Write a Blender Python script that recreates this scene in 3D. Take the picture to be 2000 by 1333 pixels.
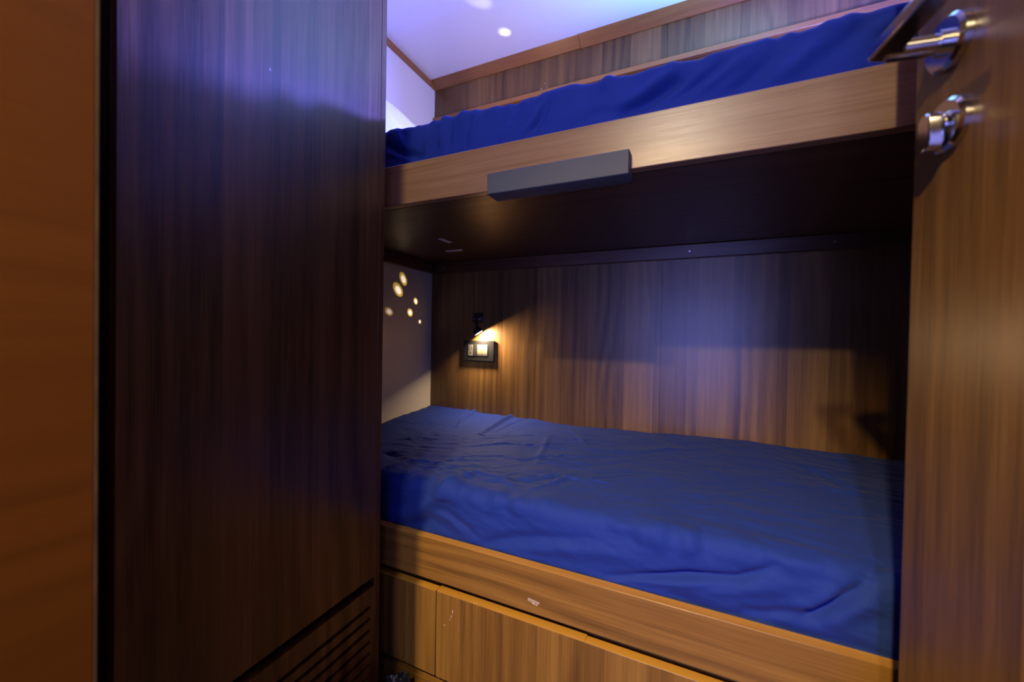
import bpy, bmesh, math, random
import numpy as np
from mathutils import Vector, Matrix, noise

# ------------------------------------------------------------------ clearing
for o in list(bpy.data.objects):
    bpy.data.objects.remove(o)
SC = bpy.context.scene
COL = SC.collection
random.seed(4)

# The scene is built with the lens at the origin (X along the bunks, Y into them, Z up)
# and everything is lifted by LIFT at the end, so that the floor lies at z = 0.
LIFT = 0.95

# ------------------------------------------------------------------ camera
YAW, PITCH, ROLL, FPX = 0.4315, -0.0131, 0.0177, 772.5
def cam_axes():
    cy, sy = math.cos(YAW), math.sin(YAW)
    f = Vector((-sy*math.cos(PITCH), cy*math.cos(PITCH), math.sin(PITCH)))
    r = Vector((cy, sy, 0.0)); u = r.cross(f)
    c, s = math.cos(ROLL), math.sin(ROLL)
    return f, c*r + s*u, -s*r + c*u
CF, CR, CU = cam_axes()
cam_data = bpy.data.cameras.new('camera')
cam = bpy.data.objects.new('camera', cam_data); COL.objects.link(cam)
cam.matrix_world = Matrix(((CR.x, CU.x, -CF.x, 0), (CR.y, CU.y, -CF.y, 0), (CR.z, CU.z, -CF.z, 0), (0, 0, 0, 1)))
cam_data.sensor_width = 36.0
cam_data.lens = FPX*36.0/2000.0
cam_data.clip_start = 0.01
cam_data.dof.use_dof = True
cam_data.dof.focus_distance = 1.15
cam_data.dof.aperture_fstop = 2.8
SC.camera = cam
def ray(x, y):
    return CF + CR*((x-1000)/FPX) - CU*((y-666.5)/FPX)
def hit(x, y, axis, v):
    d = ray(x, y); return d*(v/d[axis])

# ------------------------------------------------------------------ world and exposure
w = bpy.data.worlds.new('world'); SC.world = w; w.use_nodes = True
w.node_tree.nodes['Background'].inputs[0].default_value = (0.0, 0.0, 0.0, 1)
w.node_tree.nodes['Background'].inputs[1].default_value = 0.0
SC.view_settings.view_transform = 'Standard'
SC.view_settings.look = 'None'
SC.view_settings.exposure = 0.0
SC.view_settings.gamma = 1.0
SC.view_settings.use_curve_mapping = False

# ------------------------------------------------------------------ lights
def light(name, kind, loc, power, color, radius=0.03, aim=None, size=None, spot=None, blend=0.3, spread=None):
    ld = bpy.data.lights.new(name, kind); ld.energy = power; ld.color = color
    if kind == 'AREA':
        ld.shape = 'RECTANGLE' if isinstance(size, tuple) else 'DISK'
        if isinstance(size, tuple): ld.size, ld.size_y = size
        else: ld.size = size
        if spread: ld.spread = spread
    else:
        ld.shadow_soft_size = radius
    if kind == 'SPOT':
        ld.spot_size = spot; ld.spot_blend = blend
    o = bpy.data.objects.new(name, ld); COL.objects.link(o); o.location = loc
    if aim is not None:
        o.rotation_euler = (Vector(aim)-Vector(loc)).to_track_quat('-Z', 'Y').to_euler()
    return o
# passage downlights behind the camera
light('passage_downlight', 'SPOT', (-0.095, -0.82, 1.07), 62, (1.0, 0.87, 0.66), 0.022, aim=(0.0, 0.9, -0.2), spot=math.radians(110), blend=0.5)
light('passage_downlight', 'SPOT', (-0.21, -0.75, 1.05), 300, (1.0, 0.68, 0.22), 0.02, aim=(-0.05, 0.75, -0.80), spot=math.radians(56), blend=1.0)
# dim warm fill light added over the standing space, not an actual fitting
light('cabin_warm_fill', 'AREA', (0.0, 0.42, 1.085), 0.9, (1.0, 0.60, 0.28), size=0.16, aim=(0.0, 0.42, 0.0))
# blue glow coming from the lounge across the passage
light('lounge_blue_glow', 'AREA', (0.30, -1.32, -0.10), 10.0, (0.24, 0.28, 1.0), size=(1.35, 0.95), aim=(0.30, 0.0, -0.10), spread=math.radians(80))
# blue, cyan and violet party projector lying on the upper bunk, out of view behind the door
light('bunk_projector_blue', 'SPOT', (0.42, 1.20, 0.64), 340, (0.11, 0.13, 1.0), 0.025, aim=(-0.66, 0.62, 0.75), spot=math.radians(62), blend=0.9)
light('bunk_projector_glow', 'POINT', (0.42, 1.20, 0.66), 34, (0.18, 0.19, 1.0), 0.04)
light('upper_reading_glow', 'POINT', (-0.60, 1.22, 0.66), 1.8, (1.0, 0.62, 0.32), 0.03)
light('bunk_projector_cyan', 'SPOT', (0.40, 1.16, 0.66), 62, (0.27, 0.80, 1.0), 0.03, aim=(0.06, 1.12, 1.09), spot=math.radians(68), blend=1.0)
light('bunk_projector_violet', 'SPOT', (0.40, 1.12, 0.68), 32, (0.58, 0.60, 1.0), 0.03, aim=(-0.9, 1.15, 1.0), spot=math.radians(60), blend=1.0)

# ------------------------------------------------------------------ materials
def new_mat(name):
    m = bpy.data.materials.new(name); m.use_nodes = True
    nt = m.node_tree; b = nt.nodes['Principled BSDF']
    return m, nt, b
def plain(name, col, rough=0.5, metal=0.0, emis=None, estr=0.0, spec=0.5, bump=0.0, bscale=300, var=0.08):
    m, nt, b = new_mat(name)
    N, L = nt.nodes, nt.links
    tc = N.new('ShaderNodeTexCoord'); nz = N.new('ShaderNodeTexNoise'); nz.inputs['Scale'].default_value = bscale
    nz.inputs['Detail'].default_value = 3
    L.new(tc.outputs['Object'], nz.inputs['Vector'])
    mx = N.new('ShaderNodeMixRGB'); mx.inputs[1].default_value = (*[c*(1-var) for c in col], 1)
    mx.inputs[2].default_value = (*[min(1, c*(1+var)) for c in col], 1)
    L.new(nz.outputs['Fac'], mx.inputs[0]); L.new(mx.outputs[0], b.inputs['Base Color'])
    b.inputs['Roughness'].default_value = rough; b.inputs['Metallic'].default_value = metal
    b.inputs['Specular IOR Level'].default_value = spec
    if bump > 0:
        bp = N.new('ShaderNodeBump'); bp.inputs['Strength'].default_value = bump; bp.inputs['Distance'].default_value = 0.001
        L.new(nz.outputs['Fac'], bp.inputs['Height']); L.new(bp.outputs[0], b.inputs['Normal'])
    if emis:
        b.inputs['Emission Color'].default_value = (*emis, 1); b.inputs['Emission Strength'].default_value = estr
    return m

def wood(name, grain='z', dark=(0.045, 0.019, 0.007), mid=(0.15, 0.070, 0.024), lite=(0.27, 0.140, 0.052),
         rough=0.30, strip=0.075, seed=0.0, contrast=1.0, spec=0.5, cath=1.0):
    """walnut laminate: tone strips, long cathedral figure and fine pores running along `grain`"""
    m, nt, b = new_mat(name); N, L = nt.nodes, nt.links
    tc = N.new('ShaderNodeTexCoord'); sp = N.new('ShaderNodeSeparateXYZ'); L.new(tc.outputs['Object'], sp.inputs[0])
    X, Y, Z = sp.outputs
    def mt(op, a, c=None, d=None):
        n = N.new('ShaderNodeMath'); n.operation = op
        for i, v in enumerate((a, c, d)):
            if v is None: continue
            if hasattr(v, 'name'): L.new(v, n.inputs[i])
            else: n.inputs[i].default_value = v
        return n.outputs[0]
    if grain == 'z': along, across = Z, mt('ADD', X, mt('MULTIPLY', Y, 1.03))
    elif grain == 'x': along, across = X, mt('ADD', Z, mt('MULTIPLY', Y, 1.03))
    else: along, across = Y, mt('ADD', X, mt('MULTIPLY', Z, 1.03))
    across = mt('ADD', across, 7.3 + seed)
    def nz(su, sv, detail=2, dist=0.0, off=0.0, rough_=0.5):
        c = N.new('ShaderNodeCombineXYZ'); L.new(mt('MULTIPLY', across, su), c.inputs[0]); L.new(mt('MULTIPLY', along, sv), c.inputs[1])
        c.inputs[2].default_value = off + seed
        n = N.new('ShaderNodeTexNoise'); n.inputs['Scale'].default_value = 1.0; n.inputs['Detail'].default_value = detail
        n.inputs['Distortion'].default_value = dist; n.inputs['Roughness'].default_value = rough_
        L.new(c.outputs[0], n.inputs['Vector']); return n.outputs['Fac']
    # tone strips of uneven width with sharp borders
    n1 = N.new('ShaderNodeTexNoise'); n1.noise_dimensions = '1D'; n1.inputs['Scale'].default_value = 9.0; n1.inputs['Detail'].default_value = 0
    L.new(across, n1.inputs['W'])
    cell = mt('FLOOR', mt('ADD', mt('DIVIDE', across, strip), mt('MULTIPLY', n1.outputs['Fac'], 2.4)))
    wn = N.new('ShaderNodeTexWhiteNoise'); wn.noise_dimensions = '1D'; L.new(cell, wn.inputs['W'])
    tone = mt('SUBTRACT', wn.outputs['Value'], 0.5)
    # figure
    warp = nz(4.0, 1.1, 1, 0.0, 3.0)
    ph = mt('ADD', mt('MULTIPLY', across, 150.0), mt('MULTIPLY', warp, 34.0*cath))
    ph = mt('ADD', ph, mt('MULTIPLY', wn.outputs['Value'], 40.0))
    fig = mt('SINE', ph)
    mask = nz(9.0, 0.9, 1, 0.0, 8.0)
    mask = mt('MULTIPLY', mt('MAXIMUM', mt('SUBTRACT', mask, 0.42), 0.0), 2.6)
    fine = nz(520.0, 7.0, 3, 0.0, 1.0, 0.65)
    medium = nz(75.0, 1.6, 3, 0.3, 2.0)
    v = mt('ADD', 0.5, mt('MULTIPLY', tone, 0.55*contrast))
    v = mt('ADD', v, mt('MULTIPLY', mt('MULTIPLY', fig, mask), 0.30*contrast))
    v = mt('ADD', v, mt('MULTIPLY', mt('SUBTRACT', fine, 0.5), 0.95*contrast))
    v = mt('ADD', v, mt('MULTIPLY', mt('SUBTRACT', medium, 0.5), 0.75*contrast))
    cr = N.new('ShaderNodeValToRGB'); e = cr.color_ramp.elements
    e[0].position = 0.08; e[0].color = (*dark, 1); e[1].position = 0.95; e[1].color = (*lite, 1)
    k = cr.color_ramp.elements.new(0.5); k.color = (*mid, 1)
    L.new(v, cr.inputs[0]); L.new(cr.outputs[0], b.inputs['Base Color'])
    rr = mt('ADD', rough-0.05, mt('MULTIPLY', fine, 0.12)); L.new(rr, b.inputs['Roughness'])
    b.inputs['Specular IOR Level'].default_value = spec
    bp = N.new('ShaderNodeBump'); bp.inputs['Strength'].default_value = 0.25; bp.inputs['Distance'].default_value = 0.0006
    L.new(fine, bp.inputs['Height']); L.new(bp.outputs[0], b.inputs['Normal'])
    return m

M_WALL = wood('walnut_back_wall', 'z', seed=0.0, contrast=0.76, rough=0.31, strip=0.085, mid=(0.13, 0.067, 0.020), lite=(0.24, 0.132, 0.044))
M_CAB = wood('walnut_wardrobe', 'z', seed=2.7, strip=0.10, dark=(0.034, 0.015, 0.005), mid=(0.105, 0.049, 0.017), lite=(0.19, 0.095, 0.037), contrast=0.85)
M_DOOR = wood('walnut_door', 'z', seed=5.1, strip=0.09, contrast=0.75, dark=(0.035, 0.016, 0.005), mid=(0.115, 0.056, 0.016), lite=(0.21, 0.11, 0.035))
M_DRAW = wood('walnut_drawers', 'z', seed=1.3, strip=0.07, contrast=0.6, mid=(0.17, 0.085, 0.021), lite=(0.28, 0.155, 0.040))
M_BOARD = wood('walnut_board', 'x', seed=3.3, strip=0.16, contrast=0.75, cath=1.2, mid=(0.20, 0.100, 0.042), lite=(0.34, 0.185, 0.085), rough=0.33)
M_BOARDL = wood('walnut_lower_board', 'x', seed=6.3, strip=0.30, contrast=0.6, mid=(0.19, 0.095, 0.024), lite=(0.30, 0.165, 0.045), rough=0.33)
M_EDGE = wood('walnut_edge_banding', 'x', seed=8.8, strip=0.3, contrast=0.45, dark=(0.16, 0.075, 0.012), mid=(0.36, 0.185, 0.030), lite=(0.46, 0.25, 0.05), rough=0.4)
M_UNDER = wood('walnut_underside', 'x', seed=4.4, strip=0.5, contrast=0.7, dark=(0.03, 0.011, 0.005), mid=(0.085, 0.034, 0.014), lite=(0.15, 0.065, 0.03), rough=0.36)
M_COVE = wood('cherry_cove_moulding', 'x', seed=9.4, strip=0.4, contrast=0.5, dark=(0.13, 0.045, 0.015), mid=(0.27, 0.112, 0.028), lite=(0.36, 0.165, 0.045), rough=0.35)
M_COVEY = wood('cherry_cove_moulding_side', 'y', seed=9.9, strip=0.4, contrast=0.5, dark=(0.13, 0.045, 0.015), mid=(0.27, 0.112, 0.028), lite=(0.36, 0.165, 0.045), rough=0.35)
M_JAMB = wood('orange_door_jamb', 'y', seed=1.9, strip=0.3, contrast=0.35, dark=(0.05, 0.014, 0.001), mid=(0.092, 0.028, 0.002), lite=(0.13, 0.042, 0.003), rough=0.6, cath=0.4, spec=0.15)
M_FLOOR = wood('dark_floor_boards', 'y', seed=7.7, strip=0.12, dark=(0.02, 0.012, 0.008), mid=(0.05, 0.03, 0.02), lite=(0.09, 0.055, 0.035), rough=0.45)
M_CREAM = plain('cream_lining_panel', (0.62, 0.58, 0.52), 0.45, bump=0.15, bscale=500, var=0.03)
M_CEIL = plain('white_ceiling_panel', (0.78, 0.78, 0.78), 0.22, bump=0.03, bscale=200, var=0.02)
M_DARKGAP = plain('dark_recess', (0.012, 0.007, 0.005), 0.7)
M_BLACK = plain('black_plastic', (0.012, 0.012, 0.014), 0.35)
M_GLOSSBLACK = plain('gloss_black_plate', (0.010, 0.010, 0.012), 0.08)
M_PAD = plain('charcoal_grip', (0.050, 0.056, 0.066), 0.62, bump=0.6, bscale=900, var=0.2)
M_CHROME = plain('chrome', (0.62, 0.60, 0.60), 0.14, 1.0, var=0.01)
M_SATIN = plain('satin_nickel', (0.60, 0.58, 0.55), 0.30, 1.0, var=0.02)
M_IVORY = plain('champagne_rocker', (0.13, 0.125, 0.10), 0.35, var=0.02)
M_SOCKET = plain('grey_socket_face', (0.07, 0.07, 0.072), 0.35, var=0.03)
M_TAPE = plain('grey_tape', (0.60, 0.52, 0.52), 0.6)
M_SCREW = plain('zinc_screw', (0.5, 0.5, 0.48), 0.3, 1.0)
M_LENS = plain('lit_lens', (1.0, 0.9, 0.75), 0.3, emis=(1.0, 0.80, 0.52), estr=30.0)
M_PILLOW = plain('white_pillowcase', (0.75, 0.78, 0.80), 0.8, bump=0.3, bscale=60, var=0.04)
M_BAG = plain('dark_crumpled_plastic', (0.012, 0.014, 0.022), 0.22)
M_WORN = plain('rubbed_edge', (0.060, 0.032, 0.012), 0.8, bscale=28, var=0.95)
M_FLECK = plain('pale_fleck', (0.6, 0.58, 0.6), 0.8)
M_CHIP = plain('white_scuff', (0.62, 0.58, 0.58), 0.8)

def sheet_mat(name, col):
    m, nt, b = new_mat(name); N, L = nt.nodes, nt.links
    tc = N.new('ShaderNodeTexCoord')
    n1 = N.new('ShaderNodeTexNoise'); n1.inputs['Scale'].default_value = 900; n1.inputs['Detail'].default_value = 2
    n2 = N.new('ShaderNodeTexNoise'); n2.inputs['Scale'].default_value = 28; n2.inputs['Detail'].default_value = 5; n2.inputs['Distortion'].default_value = 1.2
    mp = N.new('ShaderNodeMapping'); mp.inputs['Scale'].default_value = (0.45, 1.6, 1.0); mp.inputs['Rotation'].default_value = (0, 0, math.radians(-22))
    L.new(tc.outputs['Object'], n1.inputs['Vector']); L.new(tc.outputs['Object'], mp.inputs['Vector']); L.new(mp.outputs[0], n2.inputs['Vector'])
    mx = N.new('ShaderNodeMixRGB'); mx.inputs[1].default_value = (*[c*0.8 for c in col], 1); mx.inputs[2].default_value = (*[c*1.2 for c in col], 1)
    L.new(n1.outputs['Fac'], mx.inputs[0]); L.new(mx.outputs[0], b.inputs['Base Color'])
    b.inputs['Roughness'].default_value = 0.75; b.inputs['Specular IOR Level'].default_value = 0.10
    b.inputs['Sheen Weight'].default_value = 0.08; b.inputs['Sheen Roughness'].default_value = 0.45
    b.inputs['Sheen Tint'].default_value = (0.55, 0.55, 1.0, 1)
    b1 = N.new('ShaderNodeBump'); b1.inputs['Strength'].default_value = 0.35; b1.inputs['Distance'].default_value = 0.004
    L.new(n2.outputs['Fac'], b1.inputs['Height'])
    b2 = N.new('ShaderNodeBump'); b2.inputs['Strength'].default_value = 0.2; b2.inputs['Distance'].default_value = 0.0005
    L.new(n1.outputs['Fac'], b2.inputs['Height']); L.new(b1.outputs[0], b2.inputs['Normal']); L.new(b2.outputs[0], b.inputs['Normal'])
    return m
M_SHEET = sheet_mat('navy_sheet', (0.010, 0.027, 0.21))

# ------------------------------------------------------------------ helpers
def obj(name, bm, mat, parent=None, smooth=False, bevel=0.0, seg=2, label=None):
    bmesh.ops.recalc_face_normals(bm, faces=bm.faces)
    me = bpy.data.meshes.new(name); bm.to_mesh(me); bm.free()
    me.materials.append(mat)
    o = bpy.data.objects.new(name, me); COL.objects.link(o)
    if parent: o.parent = parent; o.matrix_parent_inverse = Matrix.Identity(4); rel(o, parent)
    if bevel:
        md = o.modifiers.new('bevel', 'BEVEL'); md.width = bevel; md.segments = seg; md.limit_method = 'ANGLE'; md.angle_limit = math.radians(40)
    if smooth or bevel:
        for p in me.polygons: p.use_smooth = True
        me.set_sharp_from_angle(angle=math.radians(40))
    if label: o['label'] = label
    return o
def wloc(o):
    v = o.location.copy()
    while o.parent: o = o.parent; v += o.location
    return v
def rel(o, parent):
    # meshes are modelled in room coordinates; the local origin makes up for the parent's place
    o.location = -wloc(parent)
def bx(bm, lo, hi):
    r = bmesh.ops.create_cube(bm, size=1.0)
    for v in r['verts']:
        v.co = Vector([(lo[i]+hi[i])/2 + v.co[i]*(hi[i]-lo[i]) for i in range(3)])
    return bm
def box(lo, hi):
    return bx(bmesh.new(), lo, hi)
def cyl(bm, a, b, r1, r2=None, n=32):
    a, b = Vector(a), Vector(b); d = b-a
    q = d.to_track_quat('Z', 'Y').to_matrix().to_4x4()
    mtx = Matrix.Translation((a+b)/2) @ q
    bmesh.ops.create_cone(bm, cap_ends=True, segments=n, radius1=r1, radius2=r1 if r2 is None else r2, depth=d.length, matrix=mtx)
    return bm
def prism(bm, pts, z0, z1):
    """polygon in plan extruded between two heights"""
    lo = [bm.verts.new((x, y, z0)) for x, y in pts]; hi = [bm.verts.new((x, y, z1)) for x, y in pts]
    bm.faces.new(lo); bm.faces.new(hi[::-1]); n = len(pts)
    for i in range(n): bm.faces.new((lo[i], lo[(i+1) % n], hi[(i+1) % n], hi[i]))
    return bm
def extrude_x(bm, prof, x0, x1):
    """(y, z) profile extruded along X"""
    a = [bm.verts.new((x0, y, z)) for y, z in prof]; c = [bm.verts.new((x1, y, z)) for y, z in prof]
    bm.faces.new(a); bm.faces.new(c[::-1]); n = len(prof)
    for i in range(n): bm.faces.new((a[i], a[(i+1) % n], c[(i+1) % n], c[i]))
    return bm
def tag(o, label, cat, group=None):
    o['label'] = label; o['category'] = cat
    if group: o['group'] = group
    return o
def thing(name, loc, label, cat, group=None):
    o = bpy.data.objects.new(name, None); COL.objects.link(o); o.location = loc
    o.empty_display_size = 0.05
    return tag(o, label, cat, group)
def struct(name, bm, mat, bevel=0.0, **k):
    o = obj(name, bm, mat, bevel=bevel, **k); o['kind'] = 'structure'; return o

# ------------------------------------------------------------------ measured planes
YF = 0.75; YB = 1.441; XL = -1.0573; XR = 0.93
ZUT, ZUB, ZLT, ZLB = 0.4057, 0.3094, -0.4723, -0.5675
ZC = 1.093; ZF = -0.95
XC = -0.66                                   # wardrobe side facing the camera
YCAB0, YCAB1 = 0.2425, 0.713

# ------------------------------------------------------------------ room shell
struct('floor', box((-1.25, -1.45, ZF-0.05), (1.05, YB+0.05, ZF)), M_FLOOR)
struct('ceiling', box((-1.25, -1.45, ZC), (1.05, YB+0.05, ZC+0.05)), M_CEIL)
bm = box((XL-0.03, YB, ZF), (-0.1038, YB+0.03, ZC))
bx(bm, (-0.1028, YB, ZF), (XR+0.03, YB+0.03, ZC)); bx(bm, (-0.11, YB+0.006, ZF), (-0.095, YB+0.03, ZC))
wbk = struct('wall_back', bm, M_WALL)
for px, py, k in ((1057, 174, .0022), (1064.5, 163, .0013), (1068.5, 171, .0011)):
    p = hit(px, py, 1, YB)
    obj('paint_fleck', cyl(bmesh.new(), (p.x, YB+.0002, p.z), (p.x, YB-.0004, p.z), k, n=10), M_FLECK, wbk)
struct('wall_left', box((XL-0.03, 0.146, ZF), (XL, YB, ZC)), M_CREAM)
struct('wall_right', box((XR, 0.07, ZF), (XR+0.03, YB, ZC)), M_CREAM)
# wall with the doorway the camera looks through
bm = box((XL-0.03, -0.03, ZF), (-0.472, 0.145, ZC)); struct('wall_front', bm, M_CAB)
struct('wall_front_right', box((0.345, -0.03, ZF), (XR+0.03, 0.07, ZC)), M_CAB)
# passage behind the camera
struct('wall_passage_left', box((-1.25, -1.42, ZF), (-1.22, -0.03, ZC)), M_CAB)
struct('wall_passage_right', box((1.0, -1.42, ZF), (1.03, -0.03, ZC)), M_CAB)
struct('wall_passage', box((-1.25, -1.45, ZF), (1.05, -1.42, ZC)), M_CAB)
# door jamb, near and out of focus at the left edge of the view
struct('trim_1', box((-0.472, -0.05, ZF), (-0.430, 0.1472, ZC)), M_JAMB, bevel=0.002)
t1 = [o for o in SC.objects if o.name == 'trim_1'][0]
obj('worn_edge', box((-0.4312, 0.1462, ZF+0.01), (-0.4297, 0.1476, ZC-0.005)), M_WORN, t1, label='pale rubbed edge')
struct('trim_2', box((0.305, -0.05, ZF), (0.345, 0.03, ZC)), M_JAMB, bevel=0.002)
# cove mouldings under the ceiling
def cove(x0, x1, dy, zb):
    bm = bmesh.new(); extrude_x(bm, [(YB-0.0005, zb), (YB-0.004, zb), (YB-dy, ZC-0.0005), (YB-0.0005, ZC-0.0005)], x0, x1); return bm
struct('trim_3', cove(XL+0.0006, -0.4045, 0.040, 1.0680), M_COVE)
struct('trim_4', cove(-0.4030, XR-0.001, 0.042, 1.0662), M_COVE)
struct('trim_5', box((XL+0.0003, 0.15, 1.0685), (XL+0.006, YB-0.002, ZC-0.0005)), M_COVEY)
# narrow rail under the panel above the upper bunk
struct('trim_6', box((XL+0.0006, YB-0.014, 0.926), (XR-0.001, YB-0.0004, 0.944)), M_COVE, bevel=0.0015)

# ------------------------------------------------------------------ wardrobe on the left
wd = thing('wardrobe', (-0.86, 0.48, ZF), 'tall dark walnut wardrobe at left, with a slotted vent panel near its foot', 'wardrobe')
GZ0, GZ1 = -0.5825, -0.5621
obj('side_panel', box((XC-0.018, YCAB0, GZ1), (XC, YCAB1-0.0165, ZC-0.004)), M_CAB, wd, bevel=0.0008)
obj('corner_post', box((XC-0.03, YCAB1-0.016, ZF+0.002), (XC, YCAB1, ZC-0.004)), M_CAB, wd, bevel=0.0015)
obj('carcass', box((XL+0.002, YCAB0+0.001, ZF+0.001), (XC-0.028, YCAB1-0.018, ZC-0.004)), M_DARKGAP, wd)
def slot_panel():
    cu = bpy.data.curves.new('vent', 'CURVE'); cu.dimensions = '2D'; cu.fill_mode = 'BOTH'; cu.extrude = 0.009
    def spl(pts):
        s = cu.splines.new('POLY'); s.points.add(len(pts)-1); s.use_cyclic_u = True
        for i, (a, b) in enumerate(pts): s.points[i].co = (a, b, 0, 1)
    y0, y1 = YCAB0, YCAB1-0.0165
    spl([(y0, ZF+0.06), (y1, ZF+0.06), (y1, GZ0), (y0, GZ0)])
    zc = -0.6265
    for k in range(11):
        r = 0.0048; a0, a1 = y0+0.055, 0.6845-r; z = zc - k*0.0268
        pts = [(a1 + r*math.cos(t), z + r*math.sin(t)) for t in np.linspace(-math.pi/2, math.pi/2, 9)]
        pts += [(a0 + r*math.cos(t), z + r*math.sin(t)) for t in np.linspace(math.pi/2, 3*math.pi/2, 9)]
        spl(pts)
    t = bpy.data.objects.new('t', cu); COL.objects.link(t)
    dg = bpy.context.evaluated_depsgraph_get(); me = bpy.data.meshes.new_from_object(t.evaluated_get(dg))
    bpy.data.objects.remove(t)
    bm = bmesh.new(); bm.from_mesh(me); bpy.data.meshes.remove(me)
    for v in bm.verts:
        a, b, c = v.co; v.co = (XC-0.009+c, a, b)
    return bm
obj('vent_panel', slot_panel(), M_CAB, wd, label='slotted walnut vent panel')
obj('plinth', box((XC-0.025, YCAB0, ZF+0.001), (XC-0.008, YCAB1-0.018, ZF+0.058)), M_CAB, wd)
p = hit(528, 136, 0, XC)
obj('scratch', box((XC-0.0002, p.y-0.0012, p.z-0.002), (XC+0.0003, p.y+0.0004, p.z+0.002)), M_CHIP, wd, label='pale nick')
# filler set back beside the wardrobe
struct('trim_7', box((XL+0.001, 0.1455, ZF), (-0.715, YCAB0-0.002, ZC)), M_CAB)

# ------------------------------------------------------------------ upper bunk
ub = thing('upper_bunk', (-0.06, 1.09, ZUB), 'upper walnut bunk fixed above the lower bed, with a charcoal grip on its front board', 'bunk')
obj('front_board', box((XL+0.001, YF, ZUB), (XR-0.001, YF+0.022, ZUT)), M_BOARD, ub, bevel=0.0015)
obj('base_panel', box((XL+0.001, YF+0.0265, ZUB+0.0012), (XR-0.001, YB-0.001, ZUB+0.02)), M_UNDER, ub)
obj('base_lip', box((XL+0.001, YF+0.0225, ZUB+0.003), (XR-0.001, YF+0.0262, ZUB+0.022)), M_DARKGAP, ub)
# grip: a bar wrapped round the lower edge of the board
bm = bmesh.new()
extrude_x(bm, [(0.7125, 0.3280), (0.7135, 0.2885), (0.7165, 0.2870), (0.7590, 0.2870), (0.7610, 0.2890), (0.7610, 0.3088), (0.7495, 0.3088), (0.7495, 0.3340), (0.7200, 0.3330)], -0.3905, -0.1105)
obj('grab_handle', bm, M_PAD, ub, bevel=0.003, seg=3, label='charcoal rubber grab handle')
def cleat(name, lo, hi, mat, screws):
    c = obj(name, box(lo, hi), mat, ub, bevel=0.002)
    for s, d in screws:
        bm = bmesh.new(); cyl(bm, s, Vector(s)+Vector(d)*0.0015, 0.0032, 0.0026, 16)
        e = obj('screw', bm, M_SCREW, c, smooth=True)
    return c
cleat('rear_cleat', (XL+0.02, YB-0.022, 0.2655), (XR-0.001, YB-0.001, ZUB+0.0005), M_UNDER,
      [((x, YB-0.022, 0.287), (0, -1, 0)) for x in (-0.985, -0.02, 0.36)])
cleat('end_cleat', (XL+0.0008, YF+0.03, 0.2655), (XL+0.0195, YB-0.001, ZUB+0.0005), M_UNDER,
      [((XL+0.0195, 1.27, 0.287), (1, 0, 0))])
def flat_patch(px, z, th, mat, name, parent):
    pts = [hit(x, y, 2, z) for x, y in px]
    bm = bmesh.new(); prism(bm, [(p.x, p.y) for p in pts], z-th, z)
    return obj(name, bm, mat, parent)
zt = ZUB+0.0011
flat_patch([(855, 467), (864, 466), (884, 474), (875, 475)], zt, 0.0006, M_TAPE, 'tape_strip', ub)
flat_patch([(869, 490), (902, 487), (904, 490), (874, 492.5)], zt, 0.0006, M_TAPE, 'tape_strip', ub)
flat_patch([(926, 509), (960, 508), (963, 511), (930, 512.5)], zt, 0.0006, M_BLACK, 'tape_strip', ub)

# ------------------------------------------------------------------ lower bunk with drawers
lb = thing('lower_bunk', (-0.06, 1.09, ZF), 'lower walnut bunk with a deep front board and drawers beneath', 'bunk')
fb = obj('front_board', box((XL+0.001, YF, ZLB), (XR-0.001, YF+0.0203, ZLT-0.0005)), M_BOARDL, lb, bevel=0.001)
obj('top_edging', box((XL+0.001, YF+0.0006, ZLT-0.0006), (XR-0.001, YF+0.0203, ZLT)), M_EDGE, fb, label='orange-brown top edging')
obj('bed_base', box((XL+0.001, YF+0.0205, -0.58), (XR-0.001, YB-0.001, -0.485)), M_UNDER, lb)
obj('recess_rail', box((XL+0.001, YF+0.030, -0.66), (XR-0.001, YF+0.042, -0.5805)), M_EDGE, lb)  # paler edging wood stands in for light bounced into the recess
obj('carcass', box((XL+0.001, YF+0.045, ZF+0.001), (XR-0.001, YB-0.001, -0.581)), M_DARKGAP, lb)
obj('plinth', box((XL+0.001, YF+0.006, ZF+0.001), (XR-0.001, YF+0.028, -0.8095)), M_BOARDL, lb, bevel=0.001)
ZD0, ZD1 = -0.7875, -0.5896
def drawer(x0, x1, notch=None):
    bm = box((x0, YF, ZD0), (x1, YF+0.019, ZD1-0.0006))
    d = obj('drawer', bm, M_DRAW, lb, bevel=0.0008)
    bm = bmesh.new()
    if notch is None: bx(bm, (x0, YF+0.0006, ZD1-0.0005), (x1, YF+0.019, ZD1))
    else:
        bx(bm, (x0, YF+0.0006, ZD1-0.0005), (notch, YF+0.019, ZD1+0.0022)); bx(bm, (notch, YF+0.0006, ZD1-0.0005), (x1, YF+0.019, ZD1))
    obj('top_edging', bm, M_EDGE, d, label='orange-brown top edging')
    return d
drawer(XL+0.002, -0.5275); drawer(-0.5245, 0.3685, -0.1795); drawer(0.3715, XR-0.002)
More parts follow.
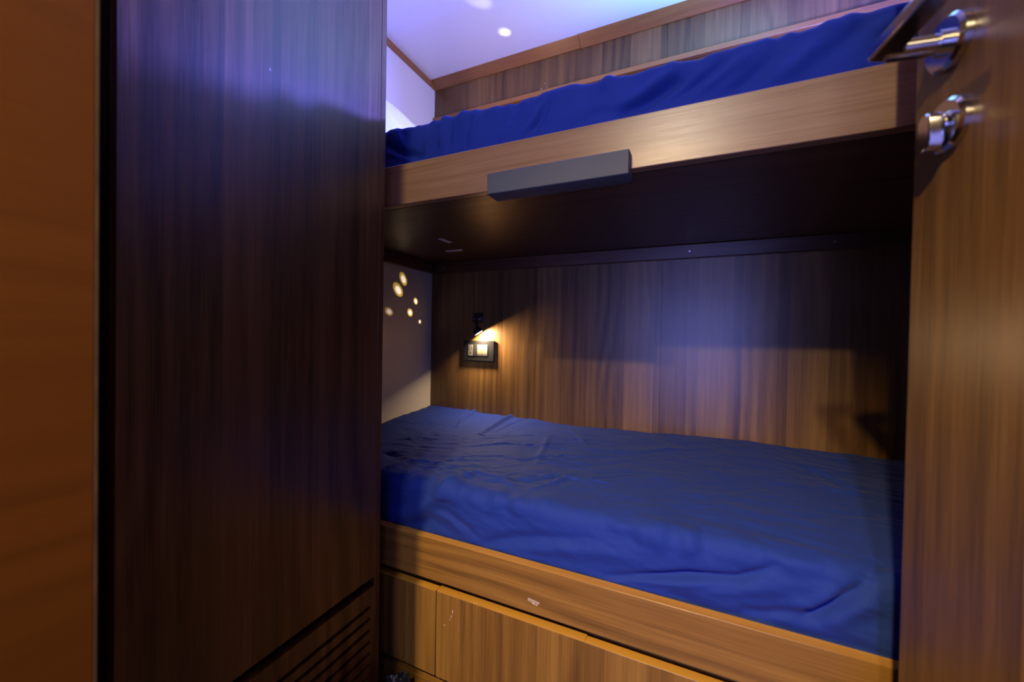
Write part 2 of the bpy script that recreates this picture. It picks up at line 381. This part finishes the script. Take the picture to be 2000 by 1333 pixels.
# pale scuff where the finish is rubbed off the board
bm = bmesh.new(); rs = random.Random(3)
c0 = hit(1041, 1175, 1, YF)
for k in range(30):        # a patch of short upright rubs, thinning out to the right
    a = 0.00085*k; top = -0.0035*k/30 + rs.uniform(-0.001, 0.0012); h = rs.uniform(0.004, 0.0075)*(1-0.45*k/30)
    bx(bm, (c0.x-0.011+a-0.00016, YF-0.00025, c0.z+0.004+top-h), (c0.x-0.011+a+0.00018, YF+0.0002, c0.z+0.004+top))
for k in range(26):
    a = rs.uniform(0.006, 0.021); b = -0.0035 - 0.15*(a-0.006) + rs.uniform(-0.0016, 0.0012)
    bx(bm, (c0.x-0.011+a-0.0006, YF-0.00025, c0.z+b-0.0004), (c0.x-0.011+a+0.0006, YF+0.0002, c0.z+b+0.0004))
obj('scuff_mark', bm, M_CHIP, fb, label='whitish scuff mark')
for (x, y, dx, dz) in [(884, 1196, .0006, .004), (881, 1205, .0005, .003), (879, 1211, .0005, .0015), (868, 1222, .0018, .0006), (926, 1179, .0006, .001), (931, 1179, .0006, .001)]:
    p = hit(x, y, 1, YF); obj('scratch', box((p.x-dx, YF-0.0002, p.z-dz), (p.x+dx, YF+0.0002, p.z+dz)), M_CHIP, lb)

# ------------------------------------------------------------------ mattresses (sheeted)
rng = np.random.RandomState(11)
def vnoise(u, v, seed):
    r = np.random.RandomState(seed); T = r.rand(64, 64)
    iu, iv = np.floor(u).astype(int), np.floor(v).astype(int); fu, fv = u-iu, v-iv
    fu = fu*fu*(3-2*fu); fv = fv*fv*(3-2*fv)
    g = lambda a, b: T[a % 64, b % 64]
    return (g(iu, iv)*(1-fu)+g(iu+1, iv)*fu)*(1-fv) + (g(iu, iv+1)*(1-fu)+g(iu+1, iv+1)*fu)*fv - 0.5
def stroke_field(P, Q, strokes):
    """sum of soft ridges (h > 0) and creases (h < 0) along polylines in the sheet's own plane"""
    D = np.zeros_like(P)
    for pts, h, wd in strokes:
        best = np.full_like(P, 1e9); tt = np.zeros_like(P); L = len(pts)-1
        for i in range(L):
            (a, b), (c, d) = pts[i], pts[i+1]; vx, vy = c-a, d-b; l2 = vx*vx+vy*vy+1e-12
            t = np.clip(((P-a)*vx+(Q-b)*vy)/l2, 0, 1)
            dd = np.hypot(P-a-t*vx, Q-b-t*vy); mk = dd < best
            best = np.where(mk, dd, best); tt = np.where(mk, (i+t)/L, tt)
        env = np.sin(np.pi*np.clip(tt, 0.02, 0.98))**0.6
        D += h*env*np.exp(-(best/wd)**2)
    return D
def sheet_mesh(xs, prof, disp_fn, name, zshift=None):
    """profile (list of (t, y, z, ny, nz)) swept along X, moved along its normal by disp_fn"""
    T = np.array([p[0] for p in prof]); Y = np.array([p[1] for p in prof]); Z = np.array([p[2] for p in prof])
    NY = np.array([p[3] for p in prof]); NZ = np.array([p[4] for p in prof])
    GX, GT = np.meshgrid(xs, T, indexing='ij')
    D = disp_fn(GX, GT)
    VY = Y[None, :] + D*NY[None, :]; VZ = Z[None, :] + D*NZ[None, :]
    if zshift is not None: VZ = VZ + zshift(GX, GT)
    nx, nt_ = GX.shape
    verts = np.stack([GX, VY, VZ], -1).reshape(-1, 3)
    i = np.arange(nx-1)[:, None]*nt_ + np.arange(nt_-1)[None, :]
    faces = np.stack([i, i+nt_, i+nt_+1, i+1], -1).reshape(-1, 4)
    me = bpy.data.meshes.new(name)
    # close the ends and the underside
    ends = [list(range(nt_)), list(range((nx-1)*nt_, nx*nt_))[::-1]]
    bottom = [[k*nt_, (k+1)*nt_, (k+1)*nt_+nt_-1, k*nt_+nt_-1][::-1] for k in range(nx-1)]
    me.from_pydata(verts.tolist(), [], faces.tolist()+ends+bottom)
    bm = bmesh.new(); bm.from_mesh(me); bpy.data.meshes.remove(me)
    return bm
def profile(y_back, y_front, z_top_b, z_top_f, z_bot, rad, n_top=150, n_arc=16, n_side=44, y_bot=None, zb_back=None):
    """from the back bottom up, over the top, round the front edge and down the side; t = 0 at the front edge, + on top"""
    y_bot = y_front if y_bot is None else y_bot
    P = []
    P.append((y_back-y_front+0.2, y_back, z_bot, 0, 0)); P.append((y_back-y_front+0.1, y_back, z_top_b-0.03, 0, 0.0))
    yy = np.linspace(y_back, y_front+rad, n_top)
    for k, y in enumerate(yy):
        s = (y-y_front-rad)/(y_back-y_front-rad); z = z_top_f + (z_top_b-z_top_f)*s
        P.append((y-y_front, y, z, 0, 1))
    for a in np.linspace(0, math.pi/2, n_arc)[1:]:
        P.append((rad*(1-a*2/math.pi*1.0)-0.0*a, y_front+rad-rad*math.sin(a), z_top_f-rad+rad*math.cos(a), -math.sin(a), math.cos(a)))
    zz = np.linspace(z_top_f-rad, z_bot, n_side)[1:]
    for z in zz:
        s = (z_top_f-rad-z)/(z_top_f-rad-z_bot)
        P.append((-(z_top_f-rad-z), y_front+(y_bot-y_front)*s, z, -1, 0))
    return P
# --- lower
LF, LZT, LZF, LR = 0.7775, -0.324, -0.352, 0.030
def lw(x, y):
    """photo point on the lower sheet -> (x, t)"""
    p = hit(x, y, 2, -0.335)
    if p.y > LF+LR: return (p.x, p.y-LF)
    q = hit(x, y, 1, LF)
    if q.z > LZF-LR: return (q.x, 0.012)
    return (q.x, -(LZF-LR-q.z))
S = []
def st(pts, h, wd): S.append(([lw(*p) for p in pts], h, wd))
st([(1048, 811), (1020, 812), (985, 824), (950, 840), (925, 852)], .011, .010)
st([(1050, 818), (1000, 830), (960, 846)], -.004, .008)
st([(978, 802), (950, 803), (925, 812), (905, 824), (893, 838)], .010, .009)
st([(940, 800), (915, 808), (895, 822)], .006, .007)
st([(742, 872), (760, 872), (785, 884)], -.010, .012)
st([(744, 898), (770, 896), (800, 888), (850, 892), (900, 901)], .007, .012)
st([(742, 912), (790, 908), (850, 900)], -.005, .010)
st([(815, 850), (850, 838), (862, 834)], .004, .005)
st([(838, 915), (870, 905), (920, 899), (975, 905)], -.006, .010)
st([(838, 940), (870, 925), (930, 915), (985, 925), (1010, 942)], .010, .014)
st([(1030, 945), (1080, 935), (1115, 922)], .006, .009)
st([(1045, 975), (1010, 955), (970, 945)], .006, .010)
st([(1075, 850), (1060, 875), (1045, 900)], .005, .010)
st([(1110, 840), (1135, 860), (1150, 875)], .005, .010)
st([(745, 1010), (800, 1010), (830, 985), (870, 960), (900, 948)], .014, .020)
st([(760, 1018), (810, 1026), (850, 1012)], -.010, .014)
st([(850, 1000), (880, 1015), (900, 1040)], .006, .009)
st([(870, 1000), (910, 1030), (930, 1050)], -.005, .008)
st([(930, 1068), (985, 1055), (1050, 1050), (1150, 1060)], -.008, .012)
st([(1000, 1085), (1090, 1070), (1180, 1080), (1250, 1092)], .008, .016)
st([(1180, 1128), (1260, 1126), (1350, 1125), (1440, 1132), (1535, 1118)], -.013, .008)
st([(1180, 1140), (1300, 1140), (1440, 1150), (1560, 1150)], .008, .013)
st([(1350, 1150), (1400, 1145), (1450, 1150)], -.005, .008)
st([(1560, 1213), (1600, 1200), (1650, 1172), (1708, 1142)], -.014, .009)
st([(1540, 1190), (1600, 1178), (1640, 1150)], .007, .012)
st([(1600, 1225), (1660, 1200), (1715, 1175)], .007, .014)
st([(1440, 1190), (1500, 1203), (1570, 1196)], -.009, .009)
st([(1290, 1150), (1350, 1180), (1480, 1215), (1600, 1250), (1735, 1280)], -.006, .010)
st([(1500, 1070), (1540, 1085), (1580, 1075), (1620, 1095)], .006, .008)
st([(1190, 1003), (1240, 1022), (1290, 1032)], .006, .008)
st([(1560, 915), (1600, 925), (1650, 950), (1690, 955)], -.008, .012)
st([(1600, 940), (1630, 960), (1690, 965)], .006, .010)
st([(1690, 1080), (1730, 1075)], -.008, .010)
rw = random.Random(21)
for k in range(120):       # fine crumples around the head end, fewer towards the foot
    if k < 85: px, py = rw.uniform(745, 1120), rw.uniform(845, 935)
    else: px, py = rw.uniform(1000, 1560), rw.uniform(850, 1010)
    a = lw(px, py)
    if a[1] < 0.04: continue
    ang = math.radians(rw.gauss(17, 13)); l = rw.uniform(.03, .13) if k < 85 else rw.uniform(.08, .25)
    bend = rw.uniform(-.3, .3)
    m1 = (a[0]+l*math.cos(ang), a[1]+l*math.sin(ang)); m2 = (m1[0]+l*math.cos(ang+bend), m1[1]+l*math.sin(ang+bend))
    amp = rw.uniform(.0016, .0042) if k < 85 else rw.uniform(.0008, .0022)
    S.append(([a, m1, m2], amp*rw.choice((1, 1, -1)), rw.uniform(.003, .006) if k < 85 else rw.uniform(.006, .012)))
def lower_disp(X, T):
    D = stroke_field(X, T, S)
    D += 0.010*vnoise(X*5+3, T*6+9, 1)*np.clip((T+.3)*3, 0, 1) + 0.006*vnoise(X*14, T*12, 2) + 0.0026*vnoise(X*30+T*25, T*45, 3) + 0.0012*vnoise(X*60+T*30, T*110, 4)
    # ragged front edge
    D += 0.006*np.exp(-((T-.012)/.02)**2)*(vnoise(X*38, T*0+3, 5)*2)
    # keep the sheet inside the bunk: flatten towards the wall and the board
    k = np.clip((-0.062-T)/0.024, 0, 1); k = k*k*(3-2*k)
    return D*(1-k) + np.minimum(D, 0.002)*k
def lower_shift(X, T):
    on = np.clip(T/0.6, 0, 1)
    return on*(0.006*np.sin(X*5+1) ) - 0.035*np.exp(-((X+1.06)/.12)**2)*np.clip(1-T*3, 0, 1)*np.clip((T+0.08)/0.07, 0, 1) 
pr = profile(YB-0.0025, LF, LZT, LZF, -0.4835, LR, n_top=300, n_arc=22, n_side=60)
bm = sheet_mesh(np.concatenate([np.linspace(XL+0.003, -0.35, 480)[:-1], np.linspace(-0.35, 0.32, 340)[:-1], np.linspace(0.32, XR-0.003, 90)]), pr, lower_disp, 'm', lower_shift)
o = obj('mattress', bm, M_SHEET, smooth=False)
for p in o.data.polygons: p.use_smooth = len(p.vertices) == 4
tag(o, 'wide lower mattress under a creased navy blue sheet, lit by the reading lamp', 'mattress')
# --- upper
UF, UZT = 0.7865, 0.5205
def uw(x, y):
    q = hit(x, y, 1, UF); return (q.x, -(UZT-0.018-q.z) if q.z < UZT-0.018 else 0.008)
S2 = []
def su(pts, h, wd): S2.append(([uw(*p) for p in pts], h, wd))
su([(1205, 230), (1260, 200), (1300, 172), (1340, 145)], -.016, .011)
su([(1300, 205), (1345, 175), (1390, 140), (1430, 108)], -.014, .010)
su([(1180, 222), (1240, 190), (1290, 150), (1330, 128)], .009, .012)
su([(1330, 190), (1380, 165), (1420, 130), (1480, 95)], .009, .012)
su([(1440, 165), (1490, 130), (1530, 95)], -.007, .012)
su([(1500, 160), (1560, 120), (1600, 80)], .007, .014)
su([(1600, 120), (1650, 80), (1700, 30)], -.006, .014)
su([(1400, 190), (1450, 165), (1500, 140)], -.006, .010)
su([(1025, 265), (1045, 235), (1060, 200)], .009, .008)
su([(1035, 270), (1056, 240), (1075, 195)], -.008, .008)
su([(1120, 250), (1160, 225), (1240, 205)], -.005, .012)
su([(830, 300), (835, 275), (842, 245)], .008, .006)
su([(862, 290), (864, 260), (865, 235)], .009, .006)
su([(875, 290), (880, 262), (885, 235)], -.006, .006)
su([(917, 280), (925, 250), (938, 218)], .007, .007)
su([(795, 300), (785, 275), (775, 255)], .008, .007)
su([(757, 285), (790, 300), (825, 308)], -.014, .009)
su([(757, 300), (785, 308), (810, 312)], .006, .006)
su([(975, 290), (985, 262), (1000, 235)], .005, .009)
su([(1700, 60), (1740, 40), (1770, 20)], .006, .012)
def upper_disp(X, T):
    D = stroke_field(X, T, S2)
    D += 0.008*vnoise(X*7+2, T*8+9, 11) + 0.006*vnoise(X*16-T*14, T*10, 12) + 0.0028*vnoise(X*34-T*22, T*22, 13)
    D += 0.0055*np.exp(-((T-.006)/.02)**2)*(vnoise(X*24, T*0+3, 15)*2 + vnoise(X*60, T*0+3, 16))
    k = np.clip((-0.05-T)/0.035, 0, 1); k = k*k*(3-2*k)
    return D*(1-k) + np.minimum(D, 0.006)*k
def upper_shift(X, T):
    ramp = np.clip((T+0.075)/0.07, 0, 1)
    return 0.0025*np.sin(X*4.0-1.4)*ramp - 0.004*np.clip(X, 0, 1)*ramp
bm = sheet_mesh(np.linspace(XL+0.003, XR-0.003, 560), profile(YB-0.018, UF, UZT, UZT, 0.3305, 0.018, n_top=60), upper_disp, 'm', upper_shift)
o = obj('mattress', bm, M_SHEET)
for p in o.data.polygons: p.use_smooth = len(p.vertices) == 4
tag(o, 'upper mattress under a navy blue sheet, behind the upper front board', 'mattress')

# ------------------------------------------------------------------ pillow on the upper bunk
bm = bmesh.new()
nu, nv = 48, 36; W, H, TH = 0.235, 0.165, 0.062
grid = {}
for s in (1, -1):
    for i in range(nu+1):
        for j in range(nv+1):
            a, b = 2*i/nu-1, 2*j/nv-1
            e = (max(0, (1-a**4))*max(0, (1-b**4)))**0.55
            if e < 1e-6 and s == -1: grid[s, i, j] = grid[1, i, j]; continue
            z = s*TH*e*(1 + 0.06*math.sin(7*a+3*b))
            grid[s, i, j] = bm.verts.new((a*W*(1-0.05*b*b), b*H*(1-0.07*a*a), z))
for s in (1, -1):
    for i in range(nu):
        for j in range(nv):
            f = [grid[s, i, j], grid[s, i+1, j], grid[s, i+1, j+1], grid[s, i, j+1]]
            if len(set(f)) == 4: bm.faces.new(f if s > 0 else f[::-1])
bmesh.ops.transform(bm, matrix=Matrix.Translation((-0.948, 1.075, 0.674)) @ Matrix.Rotation(math.radians(52), 4, 'Y') @ Matrix.Rotation(math.radians(90), 4, 'Z'), verts=bm.verts)
tag(obj('pillow', bm, M_PILLOW, smooth=True), 'white pillow leaning at the head of the upper bunk, tinted cyan by the light', 'pillow')

# ------------------------------------------------------------------ reading lamp
P0 = Vector((-0.8164, 1.441, -0.0252)); P1 = Vector((-0.4732, 1.441, 0.1226)); P2 = Vector((-1.0573, 1.15, -0.2084))
nrm = (P1-P0).cross(P2-P0).normalized()
if nrm.z > 0: nrm = -nrm                     # the way the lamp shines
nrm = (Matrix.Rotation(math.radians(-7), 3, 'Y') @ nrm).normalized()
d = ray(935, 651); k = P0.dot(nrm)/d.dot(nrm); LC = d*k   # lens centre on that plane, seen through its pixel
if not (1.30 < LC.y < 1.43): LC = hit(935, 651, 1, 1.405)
lamp = thing('reading_lamp', (-0.825, YB, 0.06), 'small black swivel reading lamp glowing on the wall above the lower bed', 'lamp')
hc = hit(935, 624, 1, YB)
bm = box((hc.x-0.022, YB-0.007, hc.z-0.016), (hc.x+0.024, YB-0.0005, hc.z+0.026))
mt_ = obj('wall_mount', bm, M_BLACK, lamp, bevel=0.002)
hub = Vector((hc.x+0.002, YB-0.022, hc.z))
for q in (-0.0145, 0.0145):
    obj('bracket_arm', box((hub.x+q-0.0025, hub.y-0.008, hub.z-0.010), (hub.x+q+0.0025, YB-0.006, hub.z+0.010)), M_BLACK, lamp, bevel=0.001)
bm = bmesh.new(); cyl(bm, hub+Vector((-0.020, -0.002, 0)), hub+Vector((0.020, -0.002, 0)), 0.0035, n=16)
obj('pivot_pin', bm, M_SATIN, lamp, smooth=True)
bm = bmesh.new(); cyl(bm, hub+Vector((0, -0.003, 0.002)), LC-nrm*0.016, 0.0055, n=16)
obj('arm', bm, M_BLACK, lamp, smooth=True)
bm = bmesh.new(); cyl(bm, LC-nrm*0.022, LC-nrm*0.006, 0.014, 0.0205); cyl(bm, LC-nrm*0.006, LC-nrm*0.0005, 0.0205, 0.0205)
hd = obj('lamp_head', bm, M_BLACK, lamp, smooth=True)
bm = bmesh.new(); cyl(bm, LC-nrm*0.0008, LC+nrm*0.0004, 0.0160)
obj('lens', bm, M_LENS, hd, smooth=True, label='glowing warm lens')
light('reading_lamp_beam', 'AREA', LC+nrm*0.0015, 4.0, (1.0, 0.70, 0.38), size=0.024, aim=LC+nrm, spread=math.radians(174))
# light leaking through the vent holes of the head: lozenges on the end wall
dots = [((788, 546), .012, 1), ((778, 567), .014, 1), ((812, 589), .008, 1), ((801, 611), .010, .7), ((820, 629), .006, .5), ((760, 609), .010, .35)]
VS = LC + Vector((-0.055, -0.004, 0.012))
for (px, py), r, s in dots:
    tgt = hit(px, py, 0, XL); dist = (tgt-VS).length
    light('lamp_vent_leak', 'SPOT', VS, 4*s, (1.0, 0.62, 0.05), 0.0006, aim=tgt, spot=2*math.atan(r*1.75/dist), blend=0.5)
    light('lamp_vent_leak', 'SPOT', VS, 7*s, (0.72, 0.74, 1.0), 0.0006, aim=tgt, spot=2*math.atan(r*0.98/dist), blend=0.25)
# speckles on the ceiling from the vent holes of the twin lamp hidden behind the upper mattress
for (px, py), r, s in [((986, 63), .024, 1.0), ((932, -4), .045, .8)]:
    tgt = hit(px, py, 2, ZC); src = Vector((-0.53, 1.405, 0.85)); dist = (tgt-src).length
    light('upper_lamp_vent_leak', 'SPOT', src, 4.5*s, (1.0, 0.95, 0.90), 0.003, aim=tgt, spot=2*math.atan(r/dist), blend=0.9)

# ------------------------------------------------------------------ socket and switch plate
a, b = hit(907.5, 664, 1, YB), hit(966.5, 708, 1, YB)
x0, x1, z0, z1 = a.x, b.x, b.z+0.002, a.z-0.002
pl = thing('switch_plate', ((x0+x1)/2, YB, (z0+z1)/2), 'glossy black wall plate with a socket and two pale rocker switches under the reading lamp', 'switch plate')
fr = obj('frame', box((x0, YB-0.010, z0), (x1, YB-0.0005, z1)), M_GLOSSBLACK, pl, bevel=0.002)
def fx(u): return x0 + (x1-x0)*u
def fz(v): return z0 + (z1-z0)*v
yp = YB-0.010
sk = obj('socket', box((fx(.17), yp-0.0018, fz(.25)), (fx(.325), yp+0.0005, fz(.80))), M_SOCKET, pl, bevel=0.0006, label='grey two-slot earthed socket')
bm = bmesh.new(); bx(bm, (fx(.195), yp-0.0021, fz(.52)), (fx(.212), yp-0.0015, fz(.66))); bx(bm, (fx(.283), yp-0.0021, fz(.54)), (fx(.298), yp-0.0015, fz(.66)))
cyl(bm, (fx(.25), yp-0.0021, fz(.40)), (fx(.25), yp-0.0015, fz(.40)), 0.0032, n=16); obj('socket_holes', bm, M_BLACK, sk)
us = obj('charging_port', box((fx(.335), yp-0.0018, fz(.25)), (fx(.465), yp+0.0005, fz(.80))), M_BLACK, pl, bevel=0.0006, label='black charging port')
bm = bmesh.new(); bx(bm, (fx(.385), yp-0.0022, fz(.62)), (fx(.43), yp-0.0015, fz(.69))); bx(bm, (fx(.385), yp-0.0022, fz(.43)), (fx(.395), yp-0.0015, fz(.60))); bx(bm, (fx(.42), yp-0.0022, fz(.43)), (fx(.43), yp-0.0015, fz(.60)))
obj('port_mark', bm, M_SATIN, us)
for u0, u1 in ((.475, .632), (.642, .80)):
    bm = bmesh.new(); extrude_x(bm, [(yp+0.0005, fz(.25)), (yp-0.0012, fz(.25)), (yp-0.0034, fz(.34)), (yp-0.0022, fz(.80)), (yp+0.0005, fz(.80))], fx(u0), fx(u1))
    sw = obj('rocker_switch', bm, M_IVORY, pl, bevel=0.0004, label='pale champagne rocker switch')
    bm = box((fx(u0)+.0015, yp-0.0037, fz(.355)), (fx(u1)-.0015, yp-0.003, fz(.365))); obj('switch_line', bm, M_SOCKET, sw)

# ------------------------------------------------------------------ door with its furniture
u_ = Vector((-0.142, 0.99, 0)).normalized(); n_ = Vector((-0.99, -0.142, 0)).normalized(); z_ = Vector((0, 0, 1))
RC = Vector((0.2265, 0.5490, 0.3036)) - n_*0.0045; LK = Vector((0.2280, 0.5484, 0.2207)) - n_*0.0045
E0 = RC + u_*0.0585                      # free edge, on the visible face
K = ray(1776, 600); t_e = None
# slide the edge along the face so that it passes through the seen edge line
A_ = Matrix(((K.x, -u_.x), (K.y, -u_.y))).inverted() @ Vector((RC.x, RC.y)); E0 = Vector((RC.x, RC.y, 0)) + u_*A_[1]
H0 = E0 - u_*0.60
def DP(n, u, z): return RC + n_*n + u_*u + z_*(z)       # relative to the lever rose centre
back = -n_*0.032
bm = bmesh.new(); prism(bm, [(p.x, p.y) for p in (E0, H0, H0+back, E0+back)], ZF+0.012, ZC-0.008)
dr = struct('door_1', bm, M_DOOR, bevel=0.0015)
def rose(c, r, name):
    bm = bmesh.new(); cyl(bm, c+n_*0.0003, c+n_*0.0065, r, r, 64); cyl(bm, c+n_*0.0065, c+n_*0.0095, r, r-0.003, 64)
    return obj(name, bm, M_CHROME, dr, smooth=True)
r1 = rose(RC, 0.0265, 'lever_rose')
bm = bmesh.new(); cyl(bm, RC+n_*0.0095, RC+n_*0.016, 0.0125, n=48); cyl(bm, RC+n_*0.016, RC+n_*0.056, 0.0098, n=48)
obj('lever_spindle', bm, M_CHROME, r1, smooth=True)
pts = [DP(.071, .001, 0), DP(.068, -.135, 0), DP(.046, -.135, 0), DP(.047, -.016, 0), DP(.043, -.009, 0), DP(.043, .0085, 0), DP(.050, .0085, 0)]
bm = bmesh.new(); prism(bm, [(p.x, p.y) for p in pts], RC.z-0.0065, RC.z+0.0065)
obj('lever', bm, M_CHROME, r1, bevel=0.002, seg=3, label='chrome flat-bladed door lever')
r2 = rose(LK, 0.0262, 'lock_rose')
bm = bmesh.new(); cyl(bm, LK+n_*0.0095, LK+n_*0.014, 0.012, n=40)
def DL(n, u, z): return LK + n_*n + u_*u + z_*z
prof = [(0.0095*math.cos(t), 0.005+0.0085*math.sin(t)) for t in np.linspace(0, math.pi, 13)] + [(-0.0095, -0.018), (-0.005, -0.026), (0.005, -0.026), (0.0095, -0.018)]
lo = [bm.verts.new(DL(.012, a_, b_)) for a_, b_ in prof]; hi = [bm.verts.new(DL(.0245, a_*.94, b_*.94)) for a_, b_ in prof]
bm.faces.new(lo); bm.faces.new(hi[::-1])
for i in range(len(lo)): bm.faces.new((lo[i], lo[(i+1) % len(lo)], hi[(i+1) % len(lo)], hi[i]))
obj('thumb_turn', bm, M_CHROME, r2, bevel=0.0015, label='chrome thumb turn')

# ------------------------------------------------------------------ crumpled bag on the floor by the plinth
bm = bmesh.new(); bmesh.ops.create_icosphere(bm, subdivisions=5, radius=1.0)
for v in bm.verts:
    p = v.co.copy(); k = 1 + 0.35*noise.noise(p*2.3) + 0.22*abs(noise.noise(p*6+Vector((3, 1, 2)))) + 0.08*noise.noise(p*15)
    v.co = Vector((max(-0.655, -0.585 + p.x*0.058*k), min(0.754, 0.69 + p.y*0.05*k), max(ZF+0.0005, ZF+0.07 + p.z*0.095*k)))
tag(obj('plastic_bag', bm, M_BAG, smooth=False), 'crumpled dark plastic bag on the floor below the drawers', 'bag')

# ------------------------------------------------------------------ put the floor at z = 0
for o in SC.objects:
    if o.parent is None: o.location.z += LIFT
